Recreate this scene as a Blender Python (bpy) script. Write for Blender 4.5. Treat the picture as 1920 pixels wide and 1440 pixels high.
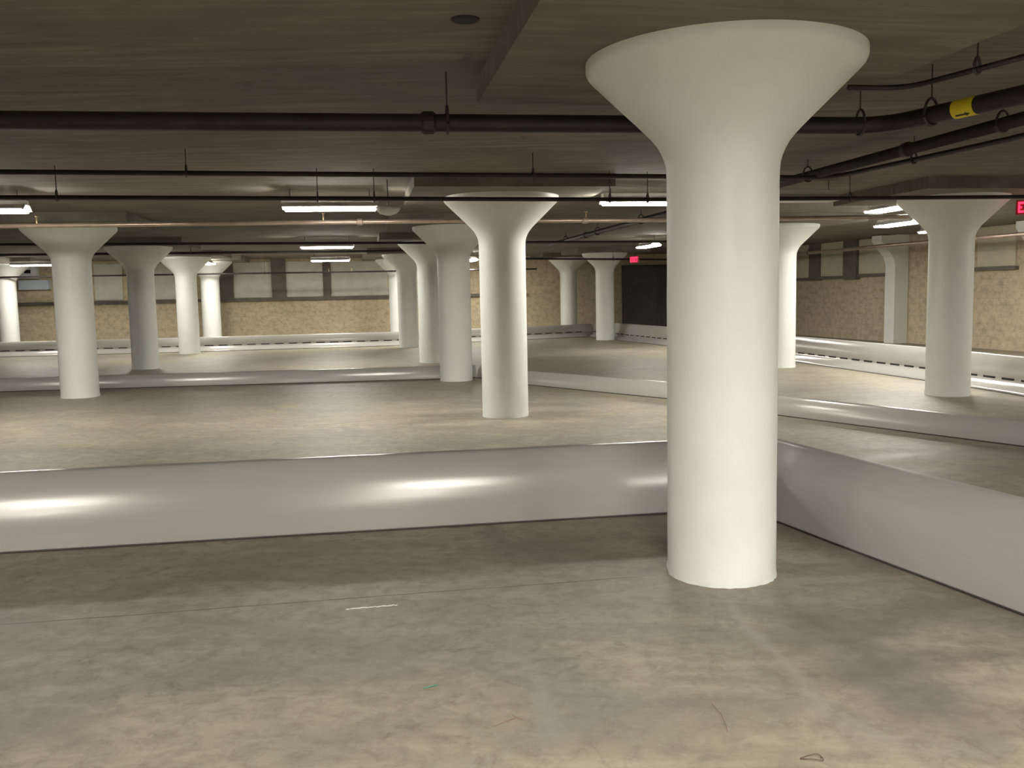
import bpy, bmesh, math, random
from mathutils import Vector, Matrix
random.seed(7)
D = bpy.data
C = bpy.context.scene
for o in list(D.objects): D.objects.remove(o)

# ------------------------------------------------------------ camera
F = 1700.0
EYE = 1.6
PITCH = math.atan(171 / F)
ROLL = 0.020
cam_data = D.cameras.new('camera'); cam = D.objects.new('camera', cam_data)
C.collection.objects.link(cam); C.camera = cam
cam_data.sensor_width = 36; cam_data.lens = F / 1920 * 36
cam_data.clip_start = .05; cam_data.clip_end = 200
RM = Matrix.Rotation(math.pi/2 - PITCH, 3, 'X') @ Matrix.Rotation(-ROLL, 3, 'Z')
cam.matrix_world = Matrix.Translation((0, 0, EYE)) @ RM.to_4x4()

def at(px, py, z=0.0):
    """floor (or height z) point seen at this pixel of the photograph"""
    d = RM @ Vector(((px-960)/F, -(py-720)/F, -1))
    t = (z-EYE)/d.z
    return Vector((d.x*t, d.y*t, z))
def atd(px, y):
    """x position at depth y for a pixel column near eye level"""
    d = RM @ Vector(((px-960)/F, -(549-.02*(px-960)-720)/F, -1))
    return d.x/d.y*y

# ------------------------------------------------------------ world, exposure
w = D.worlds.new('world'); C.world = w; w.use_nodes = True
w.node_tree.nodes['Background'].inputs[0].default_value = (.5, .5, .45, 1)
w.node_tree.nodes['Background'].inputs[1].default_value = 0.0
C.view_settings.view_transform = 'Standard'; C.view_settings.look = 'None'
C.view_settings.gamma = 1; C.view_settings.use_curve_mapping = False
C.view_settings.exposure = 0.04
C.cycles.max_bounces = 7; C.cycles.diffuse_bounces = 4; C.cycles.glossy_bounces = 3; C.cycles.transmission_bounces = 4; C.cycles.transparent_max_bounces = 8
C.cycles.use_adaptive_sampling = True; C.cycles.adaptive_threshold = .03; C.cycles.use_denoising = True
LAMP = 92.0

# ------------------------------------------------------------ materials
def mat(name, col=(.5,.5,.5), rough=.6, metal=0, spec=.5, var=None, var_scale=3, bump=0, bump_scale=60, stretch=(1,1,1), detail=6):
    m = D.materials.new(name); m.use_nodes = True
    n = m.node_tree; b = n.nodes['Principled BSDF']
    b.inputs['Base Color'].default_value = (*col, 1)
    b.inputs['Roughness'].default_value = rough; b.inputs['Metallic'].default_value = metal
    b.inputs['Specular IOR Level'].default_value = spec
    tc = n.nodes.new('ShaderNodeTexCoord'); mp = n.nodes.new('ShaderNodeMapping')
    mp.inputs['Scale'].default_value = stretch
    n.links.new(tc.outputs['Object'], mp.inputs[0])
    if var:
        nz = n.nodes.new('ShaderNodeTexNoise'); nz.inputs['Scale'].default_value = var_scale
        nz.inputs['Detail'].default_value = detail; nz.inputs['Roughness'].default_value = .65
        n.links.new(mp.outputs[0], nz.inputs['Vector'])
        cr = n.nodes.new('ShaderNodeValToRGB'); cr.color_ramp.elements[0].position = .3; cr.color_ramp.elements[1].position = .72
        cr.color_ramp.elements[0].color = (*var, 1); cr.color_ramp.elements[1].color = (*col, 1)
        n.links.new(nz.outputs['Fac'], cr.inputs[0]); n.links.new(cr.outputs[0], b.inputs['Base Color'])
    if bump:
        nb = n.nodes.new('ShaderNodeTexNoise'); nb.inputs['Scale'].default_value = bump_scale; nb.inputs['Detail'].default_value = 4
        n.links.new(mp.outputs[0], nb.inputs['Vector'])
        bp = n.nodes.new('ShaderNodeBump'); bp.inputs['Strength'].default_value = bump; bp.inputs['Distance'].default_value = .01
        n.links.new(nb.outputs['Fac'], bp.inputs['Height']); n.links.new(bp.outputs[0], b.inputs['Normal'])
    return m

def emit(name, col, strength):
    m = D.materials.new(name); m.use_nodes = True; n = m.node_tree
    b = n.nodes['Principled BSDF']; b.inputs['Base Color'].default_value = (*col, 1)
    b.inputs['Emission Color'].default_value = (*col, 1); b.inputs['Emission Strength'].default_value = strength
    return m

class G:
    """small node-graph helper"""
    def __init__(s, m): s.n = m.node_tree; s.b = s.n.nodes['Principled BSDF']
    def node(s, t, ins=None, **props):
        x = s.n.nodes.new(t)
        for k, v in props.items(): setattr(x, k, v)
        for k, v in (ins or {}).items():
            if hasattr(v, 'is_output') : s.n.links.new(v, x.inputs[k])
            else: x.inputs[k].default_value = v
        return x
    def noise(s, vec, scale, detail=5, rough=.6, dist=0):
        return s.node('ShaderNodeTexNoise', {'Vector': vec, 'Scale': scale, 'Detail': detail, 'Roughness': rough, 'Distortion': dist}).outputs['Fac']
    def ramp(s, fac, stops):
        x = s.node('ShaderNodeValToRGB', {'Fac': fac}); e = x.color_ramp.elements
        while len(e) < len(stops): e.new(.5)
        for i, (p, c) in enumerate(stops):
            e[i].position = p; e[i].color = (*c, 1) if isinstance(c, tuple) else (c, c, c, 1)
        return x.outputs[0]
    def mix(s, fac, a, b, mode='MIX'):
        x = s.node('ShaderNodeMix', data_type='RGBA', blend_type=mode)
        for k, v in ((0, fac), (6, a), (7, b)):
            if hasattr(v, 'is_output'): s.n.links.new(v, x.inputs[k])
            else: x.inputs[k].default_value = (*v, 1) if isinstance(v, tuple) else v
        return x.outputs[2]
    def math(s, op, a, b=0.0, c=0.0, clamp=False):
        x = s.node('ShaderNodeMath', operation=op, use_clamp=clamp)
        for k, v in ((0, a), (1, b), (2, c)):
            if hasattr(v, 'is_output'): s.n.links.new(v, x.inputs[k])
            else: x.inputs[k].default_value = v
        return x.outputs[0]
    def coords(s, scale=(1,1,1), rot=(0,0,0), loc=(0,0,0)):
        t = s.node('ShaderNodeTexCoord').outputs['Object']
        return s.node('ShaderNodeMapping', {'Vector': t, 'Scale': scale, 'Rotation': rot, 'Location': loc}).outputs[0]
    def set(s, k, v):
        if hasattr(v, 'is_output'): s.n.links.new(v, s.b.inputs[k])
        else: s.b.inputs[k].default_value = v
    def bump(s, h, strength, dist=.01):
        s.set('Normal', s.node('ShaderNodeBump', {'Height': h, 'Strength': strength, 'Distance': dist}).outputs[0])

GR = math.atan2(.165, 1)            # the building's own axes are turned this much
U = Vector((math.cos(GR), math.sin(GR), 0)); V = Vector((-math.sin(GR), math.cos(GR), 0))

def concrete_floor():
    m = D.materials.new('floor_concrete'); m.use_nodes = True; g = G(m)
    v = g.coords(); vs = g.coords(scale=(.55, 1.6, 1), rot=(0, 0, -GR))
    big = g.noise(v, .42, 4, .55, .6)
    mid = g.noise(vs, 1.5, 7, .68, .9)
    fine = g.noise(v, 9, 8, .72, .4)
    c = g.ramp(mid, [(.30, (.165, .140, .108)), (.46, (.245, .213, .165)), (.58, (.33, .29, .225)), (.75, (.43, .38, .30))])
    c = g.mix(g.ramp(big, [(.36, 0.), (.66, .55)]), c, (.33, .285, .195))
    grey = g.noise(g.coords(loc=(7, 3, 0)), .8, 6, .6, 1.2)
    c = g.mix(g.ramp(grey, [(.54, 0.), (.70, .6)]), c, (.165, .16, .15))
    st = g.noise(g.coords(scale=(.9, 1, 1), loc=(2.3, -4, 0)), 2.6, 8, .75, 1.5)
    c = g.mix(g.ramp(st, [(.57, 0.), (.68, .6)]), c, (.115, .095, .072))
    c = g.mix(g.ramp(fine, [(.34, .55), (.56, 0.)]), c, (.13, .11, .085))
    c = g.mix(g.ramp(g.noise(v, 22, 6, .8), [(.55, 0.), (.78, .35)]), c, (.46, .43, .37))
    # two worn, painted-over stripes running towards the camera
    xyz = g.node('ShaderNodeSeparateXYZ', {'Vector': v}).outputs
    wob = g.math('MULTIPLY', g.math('SUBTRACT', g.noise(v, 1.6, 4), .5), .22)
    def stripe(p, q, wd, a, b, col, k):
        nonlocal c
        d = (q - p).normalized(); nrm = Vector((-d.y, d.x, 0))
        dist = g.math('ADD', g.math('ADD', g.math('MULTIPLY', xyz[0], nrm.x), g.math('MULTIPLY', xyz[1], nrm.y)), -(nrm @ p))
        dist = g.math('ABSOLUTE', g.math('ADD', dist, wob if wd > .03 else g.math('MULTIPLY', wob, .12)))
        f = g.math('SUBTRACT', 1, g.math('DIVIDE', dist, wd), clamp=True)
        along = g.math('ADD', g.math('ADD', g.math('MULTIPLY', xyz[0], d.x), g.math('MULTIPLY', xyz[1], d.y)), -(d @ p))
        ln = (q - p).length
        f = g.math('MULTIPLY', f, g.math('MULTIPLY', g.math('MULTIPLY', along, 3, clamp=True), g.math('MULTIPLY', g.math('SUBTRACT', ln, along), 3, clamp=True)))
        f = g.math('MULTIPLY', g.math('MULTIPLY', f, k), g.ramp(g.noise(v, 4, 6, .7), [(.3, .15), (.6, 1.)]))
        c = g.mix(g.math('MINIMUM', f, .85), c, col)
    stripe(at(935, 1120), at(1060, 1440), .07, 0, 0, (.25, .255, .235), .6)
    stripe(at(1470, 1120), at(1860, 1400), .30, 0, 0, (.15, .13, .112), 1.0)
    stripe(at(1330, 1105), at(1560, 1330), .05, 0, 0, (.36, .32, .27), .5)
    stripe(at(-60, 1176), at(1240, 1078), .009, 0, 0, (.06, .05, .04), 1.6)   # saw-cut joint
    stripe(at(560, 800), at(900, 772), .05, 0, 0, (.15, .12, .09), .7)
    g.set('Base Color', c)
    g.set('Roughness', g.ramp(mid, [(.3, .42), (.7, .62)]))
    g.set('Specular IOR Level', .45)
    g.bump(g.noise(v, 35, 8, .8), .35, .006)
    return m

def concrete_ceiling():
    m = D.materials.new('ceiling_concrete'); m.use_nodes = True; g = G(m)
    v = g.coords(rot=(0, 0, -GR))
    boards = g.noise(g.coords(scale=(.5, 5, 1), rot=(0, 0, -GR)), 2.2, 6, .65, .3)
    big = g.noise(v, .7, 6, .6, .7)
    c = g.ramp(boards, [(.3, (.13, .115, .092)), (.5, (.19, .17, .138)), (.7, (.26, .235, .19))])
    c = g.mix(g.ramp(big, [(.4, 0.), (.62, .55)]), c, (.12, .10, .085))
    c = g.mix(g.ramp(g.noise(g.coords(loc=(3, 9, 0)), 1.9, 6, .7, 1), [(.62, 0.), (.72, .5)]), c, (.075, .062, .055))
    g.set('Base Color', c); g.set('Roughness', .85)
    g.bump(boards, .4, .01)
    return m

def brick_wall(name, c1, c2, mortar, tint):
    m = D.materials.new(name); m.use_nodes = True; g = G(m)
    s = g.node('ShaderNodeSeparateXYZ', {'Vector': g.node('ShaderNodeTexCoord').outputs['Object']}).outputs
    v = g.node('ShaderNodeCombineXYZ', {'X': s[0], 'Y': s[2], 'Z': 0.0}).outputs[0]
    br = g.node('ShaderNodeTexBrick', {'Vector': v, 'Color1': (*c1, 1), 'Color2': (*c2, 1), 'Mortar': (*mortar, 1), 'Scale': 1.0,
              'Mortar Size': .012, 'Mortar Smooth': .4, 'Brick Width': .40, 'Row Height': .155})
    n1 = g.noise(v, 1.1, 7, .7, .8); n2 = g.noise(v, 6, 8, .75)
    c = g.mix(g.ramp(n1, [(.38, 0.), (.66, .8)]), br.outputs['Color'], tint)
    c = g.mix(g.ramp(n2, [(.35, .45), (.55, 0.)]), c, (.14, .11, .08))
    g.set('Base Color', c); g.set('Roughness', .9)
    g.bump(br.outputs['Fac'], -.6, .02)
    return m

def plastic_sheet(name, base=(.62, .60, .565), see=.20, rough=(.17, .25)):
    m = D.materials.new(name); m.use_nodes = True; g = G(m)
    v = g.coords(scale=(1, 1, 1)); n1 = g.noise(g.coords(scale=(.25, 6, 6)), 5, 6, .7)
    g.set('Base Color', g.ramp(n1, [(.3, tuple(x*.93 for x in base)), (.7, base)]))
    g.set('Roughness', g.ramp(g.noise(g.coords(scale=(.4, 9, 9)), 12, 5, .7), [(.3, rough[0]), (.7, rough[1])]))
    g.set('Specular IOR Level', .55); g.set('Metallic', .12)
    g.bump(g.noise(g.coords(scale=(.15, 3, 3)), 3, 3, .5), .12, .01)
    t = g.node('ShaderNodeBsdfTransparent'); mx = g.node('ShaderNodeMixShader')
    mx.inputs[0].default_value = see
    out = g.n.nodes['Material Output']
    tl = g.node('ShaderNodeBsdfTranslucent'); tl.inputs[0].default_value = (*base, 1)
    m2 = g.node('ShaderNodeMixShader'); m2.inputs[0].default_value = .28
    g.n.links.new(g.b.outputs[0], m2.inputs[1]); g.n.links.new(tl.outputs[0], m2.inputs[2])
    g.n.links.new(m2.outputs[0], mx.inputs[1]); g.n.links.new(t.outputs[0], mx.inputs[2]); g.n.links.new(mx.outputs[0], out.inputs[0])
    return m

M = dict(
    floor=concrete_floor(), ceiling=concrete_ceiling(),
    brick=brick_wall('back_wall_block', (.62, .52, .36), (.54, .45, .31), (.50, .42, .30), (.66, .55, .37)),
    brick2=brick_wall('side_wall_block', (.56, .47, .345), (.49, .41, .30), (.45, .38, .28), (.62, .51, .36)),
    paint=mat('white_column_paint', (.80, .815, .775), .42, var=(.74, .755, .715), var_scale=2.2, bump=.12, bump_scale=45),
    sheet=plastic_sheet('translucent_plastic'),
    sheet_worn=plastic_sheet('scratched_translucent_plastic', base=(.60, .575, .55), rough=(.34, .46)),
    edge=mat('plastic_edge', (.62, .62, .62), .22, metal=.2),
    dark=mat('dark_steel_pipe', (.045, .036, .034), .5, metal=.35, var=(.025, .02, .02), var_scale=8),
    pipe=mat('painted_pipe', (.44, .35, .28), .30, metal=.45, var=(.32, .24, .19), var_scale=5),
    rod=mat('hanger_steel', (.07, .06, .055), .5, metal=.5),
    brass=mat('brass_sprinkler', (.55, .42, .25), .35, metal=.7),
    house=mat('fixture_enamel', (.62, .61, .58), .4),
    lens=emit('lit_fluorescent_lens', (1, .97, .88), LAMP),
    lens_boost=emit('boosted_fluorescent_lens', (1, .97, .89), LAMP*2.0),
    concrete=mat('pale_infill_panel', (.74, .73, .66), .85, var=(.58, .57, .50), var_scale=2.5, bump=.2, bump_scale=30),
    concrete2=mat('pale_side_infill_panel', (.66, .61, .46), .85, var=(.54, .49, .37), var_scale=2.5, bump=.2, bump_scale=30),
    pier=mat('grey_pier', (.19, .175, .145), .9, var=(.12, .105, .085), var_scale=3, bump=.3, bump_scale=25),
    darkdoor=mat('dark_door_metal', (.12, .105, .09), .6, var=(.08, .07, .06), var_scale=4),
    hole=mat('dark_slot', (.02, .02, .02), .8),
    foot=mat('white_plastic_foot', (.66, .64, .58), .3),
    red=emit('red_exit_letters', (1, .03, .10), 2.2),
    exitbox=mat('exit_sign_box', (.35, .06, .07), .5),
    yellow=mat('yellow_pipe_label', (.75, .60, .03), .5),
    black=mat('black_print', (.03, .03, .02), .6),
    white=mat('white_enamel_box', (.82, .85, .88), .4),
    blue=mat('bluish_white_box', (.62, .70, .80), .4),
    lamp_face=mat('clear_lamp_face', (.75, .72, .72), .15),
    green=mat('green_plastic', (.02, .22, .14), .4),
    glint=mat('floor_glint_gloss', (.75, .74, .70), .12, spec=.8),
    wire=mat('brown_wire', (.11, .055, .04), .6),
    straw=mat('pale_fibre', (.24, .15, .11), .8),
)

# ------------------------------------------------------------ mesh helpers
def mk(name, verts, faces, m, parent=None, smooth=False, loc=None, rotz=None):
    me = D.meshes.new(name); me.from_pydata([tuple(v) for v in verts], [], faces); me.update()
    bm = bmesh.new(); bm.from_mesh(me); bmesh.ops.recalc_face_normals(bm, faces=bm.faces); bm.to_mesh(me); bm.free()
    if smooth: me.shade_smooth()
    me.materials.append(m)
    o = D.objects.new(name, me); C.collection.objects.link(o)
    if parent: o.parent = parent
    if loc is not None: o.location = loc
    if rotz is not None: o.rotation_euler.z = rotz
    return o
def thing(name, label, cat, loc=(0,0,0), rotz=0, group=None):
    o = D.objects.new(name, None); C.collection.objects.link(o); o.empty_display_size = .1
    o.location = loc; o.rotation_euler.z = rotz
    return tag(o, label, cat, group)
def tag(o, label, cat, group=None):
    o['label'] = label; o['category'] = cat
    if group: o['group'] = group
    return o
def struct(o): o['kind'] = 'structure'; return o

def box(cx, cy, cz, sx, sy, sz):
    v = [(cx+i*sx/2, cy+j*sy/2, cz+k*sz/2) for i in (-1,1) for j in (-1,1) for k in (-1,1)]
    f = [(0,1,3,2),(4,6,7,5),(0,4,5,1),(2,3,7,6),(0,2,6,4),(1,5,7,3)]
    return v, f
def join(parts):
    V_, F_ = [], []
    for v, f in parts:
        n = len(V_); V_ += list(v); F_ += [tuple(i+n for i in q) for q in f]
    return V_, F_
def tube(path, r, seg=14, cap=True):
    path = [Vector(p) for p in path]; V_, F_ = [], []
    up = Vector((0,0,1)); n = len(path)
    for i, p in enumerate(path):
        d = ((path[min(i+1,n-1)]-p).normalized() + (p-path[max(i-1,0)]).normalized()).normalized() if 0<i<n-1 else (path[min(i+1,n-1)]-path[max(i-1,0)]).normalized()
        a = d.cross(up)
        if a.length < 1e-3: a = d.cross(Vector((0,1,0)))
        a.normalize(); b = d.cross(a).normalized()
        rr = r[i] if isinstance(r, (list, tuple)) else r
        for k in range(seg):
            t = 2*math.pi*k/seg; V_.append(p + a*math.cos(t)*rr + b*math.sin(t)*rr)
    for i in range(n-1):
        for k in range(seg):
            F_.append((i*seg+k, i*seg+(k+1)%seg, (i+1)*seg+(k+1)%seg, (i+1)*seg+k))
    if cap: F_ += [tuple(range(seg)), tuple(range((n-1)*seg, n*seg))]
    return V_, F_
def lathe(prof, seg=64, jitter=0, ends=True):
    V_, F_ = [], []
    for i, (r, z) in enumerate(prof):
        for k in range(seg):
            t = 2*math.pi*k/seg
            rr = r + (random.uniform(-jitter, jitter) if (jitter and i < 2) else 0)
            V_.append((rr*math.cos(t), rr*math.sin(t), z))
    for i in range(len(prof)-1):
        for k in range(seg):
            F_.append((i*seg+k, i*seg+(k+1)%seg, (i+1)*seg+(k+1)%seg, (i+1)*seg+k))
    if ends: F_ += [tuple(range(seg)), tuple(range((len(prof)-1)*seg, len(prof)*seg))]
    return V_, F_
def bezier_bend(pts, rad, n=6):
    """round off the corners of a path"""
    pts = [Vector(p) for p in pts]; out = [pts[0]]
    for i in range(1, len(pts)-1):
        a = pts[i] + (pts[i-1]-pts[i]).normalized()*rad; b = pts[i] + (pts[i+1]-pts[i]).normalized()*rad
        for k in range(n+1):
            t = k/n; out.append(a*(1-t)**2 + pts[i]*2*t*(1-t) + b*t*t)
    out.append(pts[-1]); return out

# ------------------------------------------------------------ room shell
ZP = 2.82          # underside of the drop panels
ZC = 2.97          # ceiling
def back_y(x): return 34.6 + .17*(x-2.3)
def right_x(y): return 10.95 + .25*(25-y)
# corner of back and right walls
cx = 8.3
for _ in range(30): cx = right_x(back_y(cx))
P_BR = Vector((cx, back_y(cx), 0))
P_BL = Vector((-27, back_y(-27), 0))
P_RR = Vector((right_x(-12), -12, 0))
P_RL = P_BL + (P_RR - P_BR)
def slab(name, z0, z1, m):
    g = .35; c = (P_BR+P_BL+P_RR+P_RL)/4
    ps = [p + (p-c).normalized()*g*1.6 for p in (P_BL, P_BR, P_RR, P_RL)]
    v = [(p.x, p.y, z) for z in (z0, z1) for p in ps]
    return struct(mk(name, v, [(0,1,2,3),(4,5,6,7),(0,1,5,4),(1,2,6,5),(2,3,7,6),(3,0,4,7)], m))
slab('floor', -.2, 0, M['floor'])
ceil = slab('ceiling', ZC, ZC+.2, M['ceiling'])
def wall(name, a, b, m, th=.3):
    """wall whose room face runs a->b; local x along the wall, local -y into the room"""
    d = (b-a); L = d.length; ang = math.atan2(d.y, d.x)
    v, f = box(L/2, th/2, ZC/2, L, th, ZC)
    return struct(mk(name, v, f, m, loc=a, rotz=ang)), L, ang
wb, LB, AB = wall('wall_back', P_BL, P_BR, M['brick'])
wr, LR, AR = wall('wall_right', P_BR, P_RR, M['brick2'])
wl, LL, AL = wall('wall_left', P_RL, P_BL, M['brick2'])
wf, LF, AF = wall('wall_rear', P_RR, P_RL, M['brick2'])

# relief of the back wall: ledge, pale infill panels between piers above it
def along_back(px):      # distance along the back wall of a pixel column
    s = -27.0
    k = atd(px, 1.0)     # x = k*y
    x = (k*(34.6-.17*2.3))/(1-.17*k)
    return (Vector((x, back_y(x), 0))-P_BL).length
def along_right(px):
    k = atd(px, 1.0); y = (10.95+.25*25)/(k+.25)
    return (Vector((k*y, y, 0))-P_BR).length
s0, s1 = along_back(-60), along_back(985)
led = mk('wall_ledge', *join([box((s0+s1)/2, -.07, 1.54, s1-s0, .14, .11)]), M['pier'], parent=wb)
for a, b in ((180, 232), (285, 335), (440, 511), (538, 607), (622, 728), (-50, 20)):
    x0, x1 = along_back(a), along_back(b)
    mk('infill_panel', *box((x0+x1)/2, -.02, 2.24, x1-x0, .04, 1.25), M['concrete'], parent=wb)
for a, b in ((511, 538), (411, 438), (608, 621)):
    x0, x1 = along_back(a), along_back(b)
    mk('pier', *box((x0+x1)/2, -.06, 2.3, x1-x0, .12, 1.4), M['pier'], parent=wb)
# dark metal door in the back wall right of the small column
x0, x1 = along_back(1166), along_back(1300)
dr = struct(mk('door_1', *join([box((x0+x1)/2, -.04, 1.28, x1-x0, .08, 2.56)]), M['darkdoor'], loc=P_BL, rotz=AB))
mk('door_rail', *join([box((x0+x1)/2, -.1, z, x1-x0, .05, .07) for z in (.06, 1.42, 2.5)] + [box(x, -.1, 1.28, .08, .05, 2.5) for x in (x0+.04, (x0+x1)/2, x1-.04)]), M['darkdoor'], parent=dr)
# right wall: pale panels in recesses
for a, b, z0 in ((1480, 1523, 1.9), (1541, 1587, 1.92), (1612, 1661, 1.95), (1834, 1905, 2.0)):
    x0, x1 = along_right(a), along_right(b)
    mk('infill_panel', *box((x0+x1)/2, -.02, (z0+2.95)/2, abs(x1-x0), .05, 2.95-z0), M['concrete2'], parent=wr)
    mk('window_sill', *box((x0+x1)/2, -.05, z0-.05, abs(x1-x0)+.15, .12, .08), M['pier'], parent=wr)
for a, b in ((1523, 1541), (1587, 1612)):
    x0, x1 = along_right(a), along_right(b)
    mk('pier', *box((x0+x1)/2, -.07, 2.4, abs(x1-x0), .14, 1.2), M['pier'], parent=wr)

# ------------------------------------------------------------ mushroom columns
R0 = .300
CAPPROF = [(R0, 2.16), (R0+.001, 2.22), (.305, 2.27), (.314, 2.31), (.329, 2.35), (.352, 2.395), (.384, 2.44), (.424, 2.485), (.474, 2.54), (.54, 2.61), (.61, 2.685), (.67, 2.75), (.708, 2.79), (.728, 2.815), (.737, 2.838), (.737, ZP)]
CAPPROF = [(r, z if z <= 2.25 else 2.25+(z-2.25)*(ZP-2.25)/.63) for r, z in CAPPROF[:-1]] + [(.737, ZP)]
shaft_me = cap_me = panel_me = None
COLS = []
def column(x, y, label, seg_group='white mushroom columns of the parking hall'):
    global shaft_me, cap_me, panel_me
    t = thing('mushroom_column', label, 'column', (x, y, 0), random.uniform(-.5, .5), seg_group)
    if shaft_me is None:
        s = mk('shaft', *lathe([(R0+.004, 0), (R0+.003, .03)] + [(R0+.001*math.sin(i*2.1), .06+i*.21) for i in range(10)] + [(R0, 2.16)], jitter=.006, ends=False), M['paint'], parent=t, smooth=True)
        c = mk('capital', *lathe(CAPPROF, 96, ends=False), M['paint'], parent=t, smooth=True)
        shaft_me, cap_me = s.data, c.data
    else:
        for nm, me in (('shaft', shaft_me), ('capital', cap_me)):
            o = D.objects.new(nm, me); C.collection.objects.link(o); o.parent = t
    if panel_me is None:
        p = mk('drop_panel', *box(0, 0, ZP+.0755, 2.36, 2.36, .151), M['ceiling'], parent=t); panel_me = p.data
    else:
        p = D.objects.new('drop_panel', panel_me); C.collection.objects.link(p); p.parent = t
    p.rotation_euler.z = GR - t.rotation_euler.z; p['label'] = 'square grey concrete slab thickening above the white capital'
    COLS.append((x, y)); return t
def col_px(px, py, label, depth=None):
    if depth: column(atd(px, depth), depth, label)
    else:
        p = at(px, py); column(p.x, p.y, label)
col_px(1352, 1071, 'large white mushroom column standing nearest the camera')
col_px(948, 779, 'white mushroom column with shaded front, second nearest, in the middle of the hall')
col_px(1776, 740, 'white mushroom column at the far right, red sign beyond it')
col_px(151, 744, 'broad white mushroom column at the left, in front of the low middle barrier')
col_px(856, 713, 'white mushroom column directly behind the shaded middle column, at the low barrier corner')
col_px(266, 0, 'white mushroom column whose foot is hidden by the low middle barrier', 21.2)
col_px(1462, 688, 'white mushroom column half hidden by the right side of the nearest column')
col_px(811, 679, 'shaded white mushroom column peeping out left of the barrier corner column')
col_px(356, 663, 'white mushroom column standing just in front of the long far barrier, left half')
col_px(767, 651, 'narrow white mushroom column, second in the overlapping row left of centre')
col_px(1135, 637, 'small slender white mushroom column free-standing by the dark door')
col_px(395, 0, 'brightly lit white mushroom column behind the far barrier, left half', 30.3)
col_px(746, 0, 'bright narrow white mushroom column behind the far barrier by the overlapping row', 31.6)
col_px(13, 0, 'white mushroom column at the left edge of the photo, behind the far barrier', 29.0)
col_px(1066, 0, 'dim white mushroom column behind the far barrier, near the back wall', 33.3)

# pilasters with a one-sided bracket on the right wall
def pilaster(px, label, wdt=.42):
    s = along_right(px)
    d = (P_RR-P_BR).normalized(); p = P_BR + d*s
    t = thing('wall_pilaster', label, 'pilaster', p, AR, 'white bracketed pilasters on the right wall')
    mk('post', *box(0, -.21, ZC/2, wdt, .42, ZC), M['paint'], parent=t)
    prof = [(-.42, 2.10), (-.44, 2.25), (-.50, 2.38), (-.86, 2.80), (-.86, 2.95), (-.42, 2.95)]
    v = [(x, y, z) for x in (-wdt/2, wdt/2) for y, z in prof]; n = len(prof)
    f = [tuple(range(n)), tuple(range(n, 2*n))] + [(i, (i+1)%n, n+(i+1)%n, n+i) for i in range(n)]
    mk('bracket', v, f, M['paint'], parent=t)
pilaster(1693, 'white wall pilaster with bracket between the pale panels of the right wall')
pilaster(1975, 'white wall pilaster with bracket entering at the right edge of the photo')

# ------------------------------------------------------------ sheet barriers
def profile(h, flare=False):
    """(offset towards viewer is negative y, height) from the floor up; gentle double bend, rolled top"""
    ang = [(0, 2), (.2, 6), (.43, 13.2), (.6, 17.8), (.8, 25), (1, 34)]
    def a(t):
        for (t0, a0), (t1, a1) in zip(ang, ang[1:]):
            if t <= t1: return a0 + (a1-a0)*(t-t0)/(t1-t0)
        return ang[-1][1]
    pts = []; y = 0; z = .006
    if flare:
        pts = [(-.30, .01), (-.24, .035), (-.15, .07), (-.07, .115)]; y = -.02; z = .165
    N = 40; L = (h-z)/math.cos(math.radians(20)); L -= .03
    for i in range(N+1):
        pts.append((y, z)); q = math.radians(a(i/N)); y += math.sin(q)*L/N; z += math.cos(q)*L/N
    for deg, st in ((46, .005), (60, .005), (72, .006), (77, .008), (81, .009), (84, .009), (87, .009), (90, .009), (95, .006), (110, .005), (130, .005), (150, .006)):
        q = math.radians(deg); y += math.sin(q)*st; z += math.cos(q)*st; pts.append((y, z))
    return pts
slot_me = [None]
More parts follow.
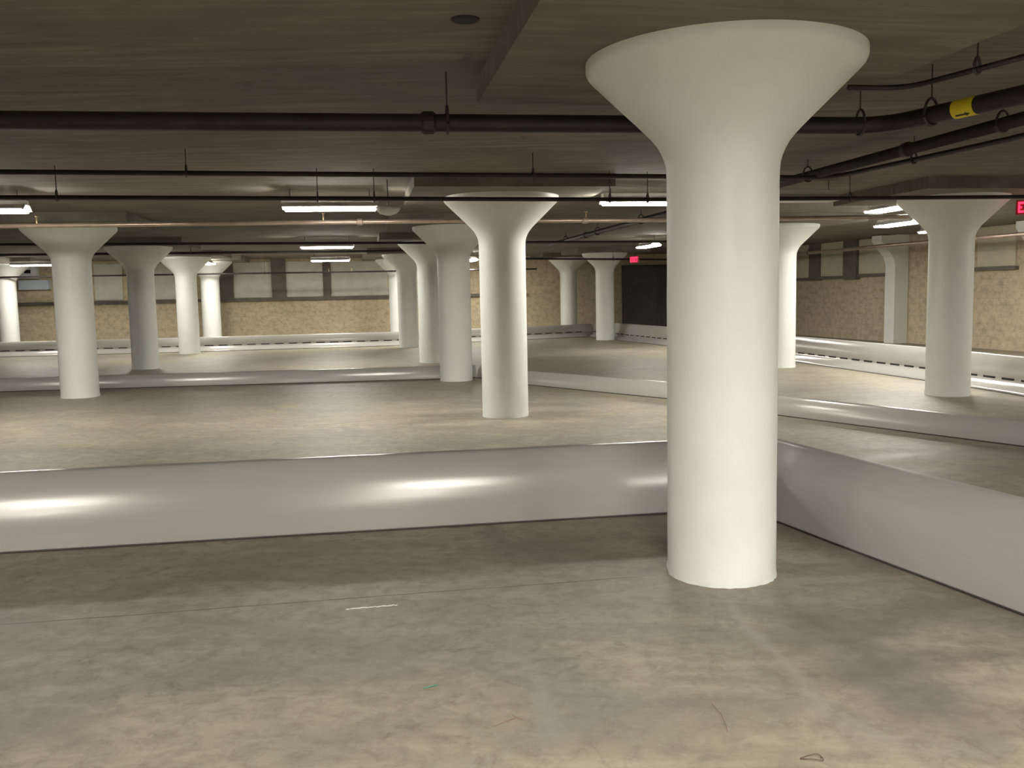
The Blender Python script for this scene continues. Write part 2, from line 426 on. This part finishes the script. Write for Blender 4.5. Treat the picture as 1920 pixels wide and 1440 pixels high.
def barrier(path, h, label, flare=False, m=None, group='translucent plastic sheet barriers'):
    """path runs left to right as seen from the camera side"""
    a = Vector(path[0]); b = Vector(path[-1]); d = b-a; ang = math.atan2(d.y, d.x)
    t = thing('sheet_barrier', label, 'barrier', a, ang, group)
    Ri = Matrix.Rotation(-ang, 3, 'Z'); loc = [Ri @ (Vector(p)-a) for p in path]
    pts = profile(h, flare); V_, F_ = [], []
    # subdivide the path
    dense = []
    for p, q in zip(loc, loc[1:]):
        n = max(2, int((q-p).length/.5))
        for i in range(n): dense.append(p + (q-p)*i/n)
    dense.append(loc[-1]); n = len(dense); k = len(pts)
    th = .004
    for side in (0, 1):
        for i, p in enumerate(dense):
            tn = (dense[min(i+1, n-1)]-dense[max(i-1, 0)]).normalized(); nr = Vector((-tn.y, tn.x, 0))
            wv = .0012*math.sin(i*.9)+.0008*math.sin(i*2.3)
            for j, (y, z) in enumerate(pts):
                if side:
                    y0, z0 = pts[max(j-1, 0)]; y1, z1 = pts[min(j+1, k-1)]; l = math.hypot(y1-y0, z1-z0)
                    yy, zz = y + (z1-z0)/l*th, z - (y1-y0)/l*th
                else: yy, zz = y, z
                V_.append(p + nr*(yy+wv*z/h) + Vector((0, 0, max(zz, .001))))
    o = n*k
    for i in range(n-1):
        for j in range(k-1):
            q = (i*k+j, (i+1)*k+j, (i+1)*k+j+1, i*k+j+1)
            F_.append(q); F_.append(tuple(o+x for x in reversed(q)))
        F_.append((i*k, (i+1)*k, o+(i+1)*k, o+i*k)); F_.append((i*k+k-1, (i+1)*k+k-1, o+(i+1)*k+k-1, o+i*k+k-1))
    for i in (0, n-1):
        for j in range(k-1): F_.append((i*k+j, i*k+j+1, o+i*k+j+1, o+i*k+j))
    mk('sheet', V_, F_, m or M['sheet'], parent=t, smooth=True)
    # dark tube drawn in as the thin shadow line at the sheet foot
    y0 = pts[0][0]
    mk('shadow_edge', *join([tube([p + Vector((0, y0-.002, .006)) for p in loc], .006, 8)]), M['rod'], parent=t)
    if flare:
        total = (b-a).length; s = .25
        while s < total-.3:
            # local position along the (possibly bent) path
            acc = 0
            for p, q in zip(loc, loc[1:]):
                L = (q-p).length
                if s <= acc+L:
                    c = p + (q-p)*((s-acc)/L); aa = math.atan2((q-p).y, (q-p).x); break
                acc += L
            rm = Matrix.Rotation(aa, 3, 'Z')
            if slot_me[0] is None:
                o = mk('drain_slot', *box(0, 0, 0, .26, .012, .028), M['hole'], parent=t); slot_me[0] = o.data
            else:
                o = D.objects.new('drain_slot', slot_me[0]); C.collection.objects.link(o); o.parent = t
            o.location = c + rm @ Vector((0, -.028, 0)) + Vector((0, 0, .170)); o.rotation_euler.z = aa; s += .42
    return t

cN = at(1390, 955)
barrier([at(-420, 1063.6), cN], .50, 'long translucent plastic barrier crossing the foreground left of the nearest column')
barrier([cN+Vector((.02, -.01, 0)), at(1560, 1019), at(1920, 1155), at(1920, 1155)+(at(1920, 1155)-at(1560, 1019))*1.0], .52, 'scratched translucent plastic barrier running to the lower right corner', m=M['sheet_worn'])
cM = at(893, 708.5)
barrier([at(-300, 744), at(0, 735), at(820, 711), cM], .25, 'low translucent plastic barrier across the middle of the hall, left half')
barrier([cM+Vector((.02, -.01, 0)), at(990, 722), at(1250, 748), at(1450, 778), at(1920, 838), at(2150, 872)], .25, 'low translucent plastic barrier slanting from the middle corner to the right edge')
cF = at(1112, 630)
barrier([at(-200, 674), at(0, 669), at(330, 660), at(730, 648), at(1000, 635.5), cF], .44, 'slotted plastic barrier along the back wall', flare=True)
barrier([cF+Vector((.02, -.01, 0)), at(1250, 646), at(1500, 676), at(1740, 709), at(1920, 736), at(2150, 775)], .52, 'slotted plastic barrier along the right wall', flare=True)

# ------------------------------------------------------------ pipes
def ring(parent, p, ang, r, up):
    """loop hanger round a pipe at p (pipe along ang) with a rod up to the ceiling"""
    d = Vector((math.cos(ang), math.sin(ang), 0)); s = Vector((-d.y, d.x, 0)); pts = []
    rr = r+.008
    for k in range(21):
        t = math.pi*2*k/20
        pts.append(p + s*math.sin(t)*rr*(1 if math.cos(t) < 0 else .85) + Vector((0, 0, 1))*(-math.cos(t)*-1*(rr if math.cos(t) < 0 else rr+.045)))
    h = mk('hanger_ring', *tube(pts, .006, 8, False), M['rod'], parent=parent)
    mk('hanger_rod', *tube([p+Vector((0, 0, rr+.04)), Vector((p.x, p.y, ZC))], .006, 8), M['rod'], parent=h)
def pipe(name, path, r, m, label, hangers=(), heads=(), couplings=(), bend=.12, cat='pipe', group=None):
    base = Vector(path[0]); loc = [Vector(p)-base for p in path]
    t = thing(name, label, cat, base, 0, group)
    P = bezier_bend(loc, bend) if len(loc) > 2 else loc
    mk('pipe_run', *tube(P, r, 18), m, parent=t, smooth=True)
    def pos(s):   # s = segment index + fraction
        i = min(int(s), len(loc)-2); return loc[i] + (loc[i+1]-loc[i])*(s-i), (loc[i+1]-loc[i])
    for s in hangers:
        p, d = pos(s); h0 = p
        dd = Vector((d.x, d.y, 0)); ang = math.atan2(dd.y, dd.x)
        # ring in pipe-local space, rod up to the ceiling
        side = Vector((-math.sin(ang), math.cos(ang), 0)); pts = []; rr = r+.008
        for k in range(25):
            a = 2*math.pi*k/24; c = math.cos(a)
            pts.append(p + side*math.sin(a)*rr*(1.0 if c < 0 else .95) + Vector((0, 0, c*(rr if c < 0 else rr+.04))))
        hg = mk('hanger', *tube(pts, .009, 8, False), M['rod'], parent=t)
        mk('rod', *tube([p+Vector((0, 0, rr+.035)), Vector((p.x, p.y, ZC-base.z))], .005, 8), M['rod'], parent=hg)
    for s in couplings:
        p, d = pos(s); d.normalize()
        mk('coupling', *tube([p-d*.045, p-d*.03, p+d*.03, p+d*.045], [r+.004, r+.016, r+.016, r+.004], 18), m, parent=t)
    for s in heads:
        p, d = pos(s); d.normalize()
        v1 = tube([p+Vector((0,0,r*.6)), p+Vector((0,0,r+.035))], .012, 10)
        v2 = tube([p+Vector((0,0,r+.035)), p+Vector((0,0,r+.05)), p+Vector((0,0,r+.085))], [.008, .016, .006], 10)
        v3 = tube([p+Vector((0,0,r+.085)), p+Vector((0,0,r+.092))], .026, 12)
        mk('sprinkler_head', *join([v1, v2, v3]), M['brass'], parent=t)
    return t
HB = EYE+1.06
def ph(px, py, h): return at(px, py, h)
A_ = [ph(-500, 227, HB), ph(0, 230, HB), ph(1220, 241, HB), ph(1655, 236, HB), ph(1925, 176, HB), ph(2150, 118, HB)]
A_ = [A_[1]+(A_[1]-A_[2])*1.0, A_[3], A_[4], A_[4]+(A_[4]-A_[3])]
L0 = A_[0]; dirp = (A_[1]-A_[0])
def frac(px, pts, i, h):   # fraction along segment i where it crosses a pixel column
    k = atd(px, 1.0); p, q = pts[i], pts[i+1]
    return i + (k*p.y - p.x)/((q.x-p.x) - k*(q.y-p.y))
pipe('water_main', A_, .055, M['dark'], 'thick dark water main nearest the camera, bending away past the large column', hangers=(frac(15, A_, 0, HB), frac(847, A_, 0, HB), frac(1607, A_, 0, HB), frac(1738, A_, 1, HB)), couplings=(frac(812, A_, 0, HB),), bend=.25)
# depthwise main
HBp = EYE+1.19
B_ = [ph(1920, 222, HBp), ph(1455, 346, HBp)]
B_ = [B_[0]-(B_[1]-B_[0])*.6, B_[1]+(B_[1]-B_[0])*3.2]

pipe('water_main', B_, .05, M['dark'], 'long dark main running away from upper right towards the back wall', hangers=(frac(1870, B_, 0, HB), frac(1512, B_, 0, HB), .6, .75, .9), couplings=(.2, .5, .8))
HC = EYE+1.15
Cc = [ph(0, 322, HC), ph(1140, 329, HC), ph(1560, 333, HC), ph(1640, 323, HC), ph(1920, 255, HC), ph(2150, 195, HC)]
Cc = [Cc[0]+(Cc[0]-Cc[1])*.5, Cc[2], Cc[4], Cc[5]]
pipe('conduit', Cc, .024, M['dark'], 'brownish conduit close under the ceiling, bending towards the upper right below the two mains', hangers=(.4, .7, 1.5), bend=.4)
HD = EYE+1.18
Cd = [ph(1590, 164, HD), ph(1700, 165, HD), ph(1830, 133, HD), ph(1990, 88, HD)]
Cd = [Cd[0], Cd[1], Cd[3]]
pipe('conduit', Cd, .016, M['dark'], 'thin dark conduit beside the large capital, above the bent water main', hangers=(1.5,), bend=.15)
H1 = EYE+1.05
P1 = [ph(0, 370, H1), ph(1250, 374.5, H1), ph(1920, 369, H1)]
P1 = [P1[0]*2-P1[1]*1.0 if False else P1[0]+(P1[0]-P1[1])*.6, P1[1], P1[2], P1[2]+(P1[2]-P1[1])*.4]
for p in P1: p.z = H1
pipe('sprinkler_pipe', P1, .024, M['dark'], 'thin dark pipe crossing in front of the shaded middle column capital', hangers=tuple(frac(k, P1, 0, H1) for k in (120, 603, 708, 1145, 1215))+(1.5, 2.1), bend=.05)
H2 = EYE+1.03
P2 = [ph(0, 424, H2), ph(820, 414.5, H2), ph(1250, 413, H2), ph(1650, 407, H2)]
P2 = [P2[0]+(P2[0]-P2[1])*.5, P2[1], P2[2], P2[3]+(P2[3]-P2[2])*.5]
q = P2[3]; P2[3] = Vector((min(q.x, right_x(q.y)-.3), q.y, H2))
for p in P2: p.z = H2
pipe('sprinkler_pipe', P2, .032, M['pipe'], 'copper-toned pipe lit by the nearest lamps, behind the shaded middle column', heads=(frac(612, P2, 0, H2), frac(80, P2, 0, H2), frac(1100, P2, 1, H2)), couplings=(frac(680, P2, 0, H2), frac(1098, P2, 1, H2)), bend=.05)
H3 = EYE+1.07
def line_pipe(y0, y1, px0, px1, h, r, m, label, ext=(.1, .1), **k):
    a, b = ph(px0, y0, h), ph(px1, y1, h); d = b-a
    pts = [a-d*ext[0], b+d*ext[1]]
    for p in pts: p.z = h
    return pipe('sprinkler_pipe', pts, r, m, label, **k)
line_pipe(458, 455, 120, 830, H3, .026, M['dark'], 'dark pipe passing above the capital left of the lamp rows, third back', ext=(.8, .9), hangers=(.3, .7))
line_pipe(476, 470, 200, 800, EYE+1.08, .03, M['dark'], 'dark pipe crossing the capital of the column hidden at its foot', ext=(.6, .1), hangers=(.5,))
a = ph(380, 514, EYE+.80); b = ph(830, 507, EYE+.80)
pipe('sprinkler_pipe', [Vector((a.x-12, a.y-12*.17, EYE+.80)), a, b, Vector((b.x+3.2, b.y+3.2*.17, EYE+.80))], .026, M['dark'], 'low thin pipe with upright sprinkler heads in front of the pale back wall panels', heads=(1.515, 1.61), hangers=(.8, 1.25, 2.4), bend=.02)
# pipe along the right wall
a = P_BR + Vector((-1.3, -1.2, EYE+1.0)); dd = (P_RR-P_BR).normalized()
pipe('sprinkler_pipe', [a, a+dd*9.5, a+dd*11+Vector((-.3, 0, 0)), a+dd*24], .045, M['pipe'], 'reddish pipe running along the top of the right wall', hangers=(.3, .8, 2.4), couplings=(.5,))
line_pipe(485, 486, 985, 1150, EYE+.98, .03, M['dark'], 'thin dark pipe across the small slender column capital', ext=(.3, 1.2), hangers=(.52,))

# yellow pipe label on the bent part of the big main
s = frac(1803, A_, 1, HB); i = 1; pc = A_[1]+(A_[2]-A_[1])*(s-1); dv = (A_[2]-A_[1]).normalized()
t = thing('pipe_marker', 'yellow label wrapped around the thick water main at upper right', 'label', pc)
mk('band', *tube([-dv*.075, dv*.075], .0565, 24), M['yellow'], parent=t, smooth=False)
sd = dv.cross(Vector((0, 0, 1))).normalized()
arrow = []
nn = (Vector((-pc.x, -pc.y, 0)).normalized()*.7 + Vector((0, 0, -.72))).normalized()
nn = (nn - dv*(nn@dv)).normalized(); sv = dv.cross(nn)
A0 = nn*.0575
vs = [A0-dv*.05-sv*.006, A0+dv*.02-sv*.006, A0+dv*.02-sv*.016, A0+dv*.05, A0+dv*.02+sv*.016, A0+dv*.02+sv*.006, A0-dv*.05+sv*.006]
mk('arrow', vs+[v+nn*.0012 for v in vs], [tuple(range(7)), tuple(range(7, 14))]+[(k, (k+1) % 7, 7+(k+1) % 7, 7+k) for k in range(7)], M['black'], parent=t)

# ------------------------------------------------------------ strip lights
HL = EYE+1.14
lamp_src = None
_fl = []
def boosted_lens():      # same fixture with raised emission, added to brighten the foreground
    if not _fl:
        me = lamp_src[1].data.copy(); me.materials.clear(); me.materials.append(M['lens_boost']); _fl.append(me)
        for v in me.vertices: v.co.z *= .42      # lens flattened into the reflector lip to keep light off the capitals
    return _fl[0]
def lamp(x, y, label, rot=None, L=1.22, z=HL, boosted=False):
    global lamp_src
    rot = GR if rot is None else rot
    t = thing('strip_light', label, 'lamp', (x, y, z), rot, 'fluorescent strip lights under the ceiling')
    if lamp_src is None:
        hb, hf = box(0, 0, .075, L, .12, .05)
        pr = [(-.16, -.018), (-.07, .05), (.07, .05), (.16, -.018), (.154, -.02), (.065, .044), (-.065, .044), (-.154, -.02)]
        v = [(xx, yy, zz) for xx in (-L/2, L/2) for yy, zz in pr]; n = 8
        refl = (v, [tuple(range(n)), tuple(range(n, 2*n))]+[(i, (i+1) % n, n+(i+1) % n, n+i) for i in range(n)])
        h = mk('housing', *join([(hb, hf), refl]), M['house'], parent=t)
        # prismatic lens under the reflector, ends tapered
        lz = [(-.148, -.008, 0), (-.140, -.042, .02), (.140, -.042, .02), (.148, -.008, 0)]
        v = [(sx*(L/2-.02-e), yy, zz) for sx in (-1, 1) for yy, zz, e in lz]
        l = mk('lens', v, [(0,1,2,3), (4,5,6,7), (0,1,5,4), (1,2,6,5), (2,3,7,6), (3,0,4,7)], M['lens'], parent=t)
        rods = [mk('rod', *tube([(sx, 0, .095), (sx, 0, ZC-HL-.002 if z == HL else ZC-z-.002)], .005, 8), M['rod'], parent=t) for sx in (-.5, .5)]
        lamp_src = [h, l]+rods
    else:
        for o in lamp_src:
            c = o.copy(); C.collection.objects.link(c); c.parent = t
            if boosted and o.name == 'lens': c.data = boosted_lens()
    return t
def lamp_px(px, y, label, rot=None): return lamp(atd(px, y), y, label, rot)
DP = GR+math.pi/2
lamp_px(626, 11.8, 'long lit strip light hanging nearest, left of the shaded middle column')
lamp_px(617, 21.0, 'second lit strip light in the row of three left of centre')
lamp_px(622, 28.8, 'farthest lit strip light in the row of three left of centre')
lamp_px(1216, 11.9, 'lit strip light partly hidden behind the left side of the nearest column')
lamp_px(-35, 11.2, 'lit strip light cut by the left edge of the photo')
lamp_px(66, 27.8, 'lit strip light beside the white wall box at far left')
lamp(atd(393, 28.35), 28.35, 'small lit strip light above the bright left column', DP, z=EYE+1.11)
lamp_px(886, 31, 'small lit strip light between the two middle columns', DP)
lamp_px(1216, 23.6, 'small lit strip light left of the nearest column, above the red exit sign', DP)
lamp(atd(1670, 14.9), 14.9, 'upper of the two lit strip lights left of the right column', DP, z=EYE+1.25)
lamp_px(1682, 17.0, 'lower of the two lit strip lights left of the right column', DP)
off = lamp_px(1484, 11.9, 'unlit strip light just right of the nearest column')
for ch in off.children:
    if ch.name.startswith('lens'):
        ch.data = ch.data.copy(); ch.data.materials.clear(); ch.data.materials.append(M['house'])
# same rows continued behind and beside the camera
for x, y, lb in ((.8, .6, 'strip light hanging above and in front of the camera'), (5.2, 1.4, 'strip light right of the camera'), (-4.2, 0, 'strip light left of the camera'), (-8.2, -.6, 'strip light far left of the camera'),
             (1.13, -2.6, 'strip light just behind the camera'), (5.6, -2.0, 'strip light behind the camera to the right'), (-4.8, -3.1, 'strip light behind the camera to the left'), (1.2, -7, 'strip light farthest behind the camera'),
             (-9.6, 10.6, 'strip light beyond the left edge of view'), (8.6, 3.6, 'strip light beyond the right edge of view')):
    lamp(x, y, lb, boosted=y < 2)
for x, y, lb in ((9.6, 11.5, 'unseen strip light added beside the right wall to brighten it'), (6.0, 24.5, 'strip light hidden behind the nearest column'), (9.05, 19.2, 'unseen strip light added behind the capital of the right column to brighten the right wall'), (atd(811, 29.6), 29.6, 'unseen strip light added behind the overlapping row of columns to brighten the back wall'), (atd(268, 24.6), 24.6, 'unseen strip light added behind the column with the covered foot to brighten the back wall'), (-15.0, 18.0, 'strip light beyond the left edge, middle distance')):  # includes unseen lamps added to brighten the right and back walls
    lamp(x, y, lb, DP)

# ------------------------------------------------------------ exit signs, emergency light, box
LET = {'E': ['111', '100', '110', '100', '111'], 'X': ['101', '101', '010', '101', '101'], 'I': ['111', '010', '010', '010', '111'], 'T': ['111', '010', '010', '010', '010']}
def exit_sign(x, y, z, rot, label, s=1.0):
    t = thing('exit_sign', label, 'sign', (x, y, z), rot, 'red exit signs')
    mk('case', *box(0, 0, 0, .34*s, .05, .20*s), M['exitbox'], parent=t)
    parts = []; u = .0225*s
    for li, ch in enumerate('EXIT'):
        for r, row in enumerate(LET[ch]):
            for c_, bit in enumerate(row):
                if bit == '1': parts.append(box((-.141+li*.078+c_*.0235)*s+u/2, -.03, (.06-r*.03)*s, u, .012, .028*s))
    mk('lettering', *join(parts), M['red'], parent=t)
    mk('rod', *tube([(0, 0, .1*s), (0, 0, ZC-z)], .008, 8), M['rod'], parent=t)
p = at(1190, 487, 2.5) 
exit_sign(atd(1190, 27), 27, EYE+57*27/1700, -.9, 'small red lit exit sign hanging before the dark door')
exit_sign(atd(1926, 12.6), 12.6, EYE+(530-391)*12.6/1700, -.55, 'red lit exit sign cut by the right edge of the photo')
yy = 15.0
t = thing('emergency_light', 'white twin-head emergency light between right column and red sign', 'lamp', (atd(1802, yy), yy, EYE+128*yy/1700), 0)
mk('case', *box(0, 0, 0, .24, .10, .13), M['white'], parent=t)
for sx in (-.1, .1):
    mk('lamp_head', *tube([(sx, -.01, .06), (sx, -.05, .10), (sx, -.13, .09)], [.02, .05, .06], 16), M['lamp_face'], parent=t)
mk('rod', *tube([(0, 0, .06), (0, 0, ZC-(EYE+128*yy/1700))], .008, 8), M['rod'], parent=t)
# white box on the back wall at far left
sB = along_back(62); dB = (P_BR-P_BL).normalized(); pB = P_BL+dB*sB
t = thing('wall_cabinet', 'white metal cabinet high on the back wall at far left', 'cabinet', (pB.x, pB.y, 2.06), AB)
mk('upper_box', *box(-.25, -.2, .55, 1.05, .4, .40), M['white'], parent=t)
mk('lower_box', *box(.15, -.15, .13, .95, .3, .32), M['blue'], parent=t)
mk('vent', *box(.02, -.405, .58, .2, .012, .12), M['hole'], parent=t)
# junction dome beside nearest lamp
yj = 11.0
t = thing('ceiling_speaker', 'pale domed fitting beside the right end of the nearest long lamp', 'fitting', (atd(733, yj), yj, ZC), 0)
mk('dome', *lathe([(.03, -.42), (.10, -.40), (.14, -.36), (.15, -.32), (.05, -.30)], 32), M['house'], parent=t, smooth=True)
mk('rod', *tube([(0, 0, -.31), (0, 0, 0)], .006, 8), M['rod'], parent=t)
# hole in the ceiling, its darkness drawn as a flat dark disc
ph_ = at(872, 36, ZC)
tag(mk('ceiling_hole_disc', *lathe([(.075, 0), (.07, -.006), (.05, -.008)], 24), M['hole'], loc=(ph_.x, ph_.y, ZC)), 'dark disc standing for a hole in the ceiling above the thick water main', 'hole_disc')

# ------------------------------------------------------------ litter on the floor
def litter(name, pts, r, m, label, cat):
    b = pts[0]; tag(mk(name, *tube([p-b for p in pts], r, 6), m, loc=b), label, cat)
def curl(px, py, rx, ry, turns, n=36, z=.006):
    c = at(px, py, z); out = []
    for k in range(n):
        a = 2*math.pi*turns*k/n
        out.append(Vector((c.x+rx*(1+.3*math.sin(a*.7))*math.cos(a)+.02*k/n, c.y+ry*math.sin(a+.5*math.sin(a)), z+.003*math.sin(a*1.7))))
    return out
litter('wire_scrap', curl(1520, 1421, .035, .02, 1.15), .0016, M['wire'], 'dark curled wire scrap on the floor at the bottom edge', 'wire')
litter('wire_scrap', [at(925, 1362, .004), at(950, 1352, .006), at(968, 1346, .007), at(982, 1350, .004), at(960, 1341, .005)], .0013, M['straw'], 'reddish twisted fibre on the pale stripe in the foreground', 'fibre')
litter('plastic_strip', [at(794, 1290, .004), at(806, 1287, .006), at(821, 1284, .003)], .0022, M['green'], 'short green plastic strip lying on the foreground floor', 'strip')
rb = []; n = 26; o0 = at(648, 1143, 0)  # glossy ribbon added to stand for bright glints on the floor
for k in range(n):
    p = at(648+97*k/(n-1), 1143-8*k/(n-1)+.4*math.sin(k*1.3), 0)
    wd = max(.0012, .0035+.004*math.sin(k*2.1)); h = .003+.003*abs(math.sin(k*1.7))
    rb += [p-o0+Vector((0, -wd, .001)), p-o0+Vector((0, 0, h)), p-o0+Vector((0, wd, .001))]
tag(mk('glint_ribbon', rb, [(3*k+j, 3*k+j+1, 3*k+j+4, 3*k+j+3) for k in range(n-1) for j in (0, 1)] + [(3*k, 3*k+2, 3*k+5, 3*k+3) for k in range(n-1)], M['glint'], loc=o0), 'thin shiny ribbon added for bright glints on the foreground floor along the saw cut', 'glint')
litter('wire_scrap', [at(1335, 1320, .003), at(1352, 1338, .004), at(1362, 1360, .003), at(1364, 1372, .003)], .0012, M['straw'], 'thin curved brown thread right of the pale stripe', 'thread')
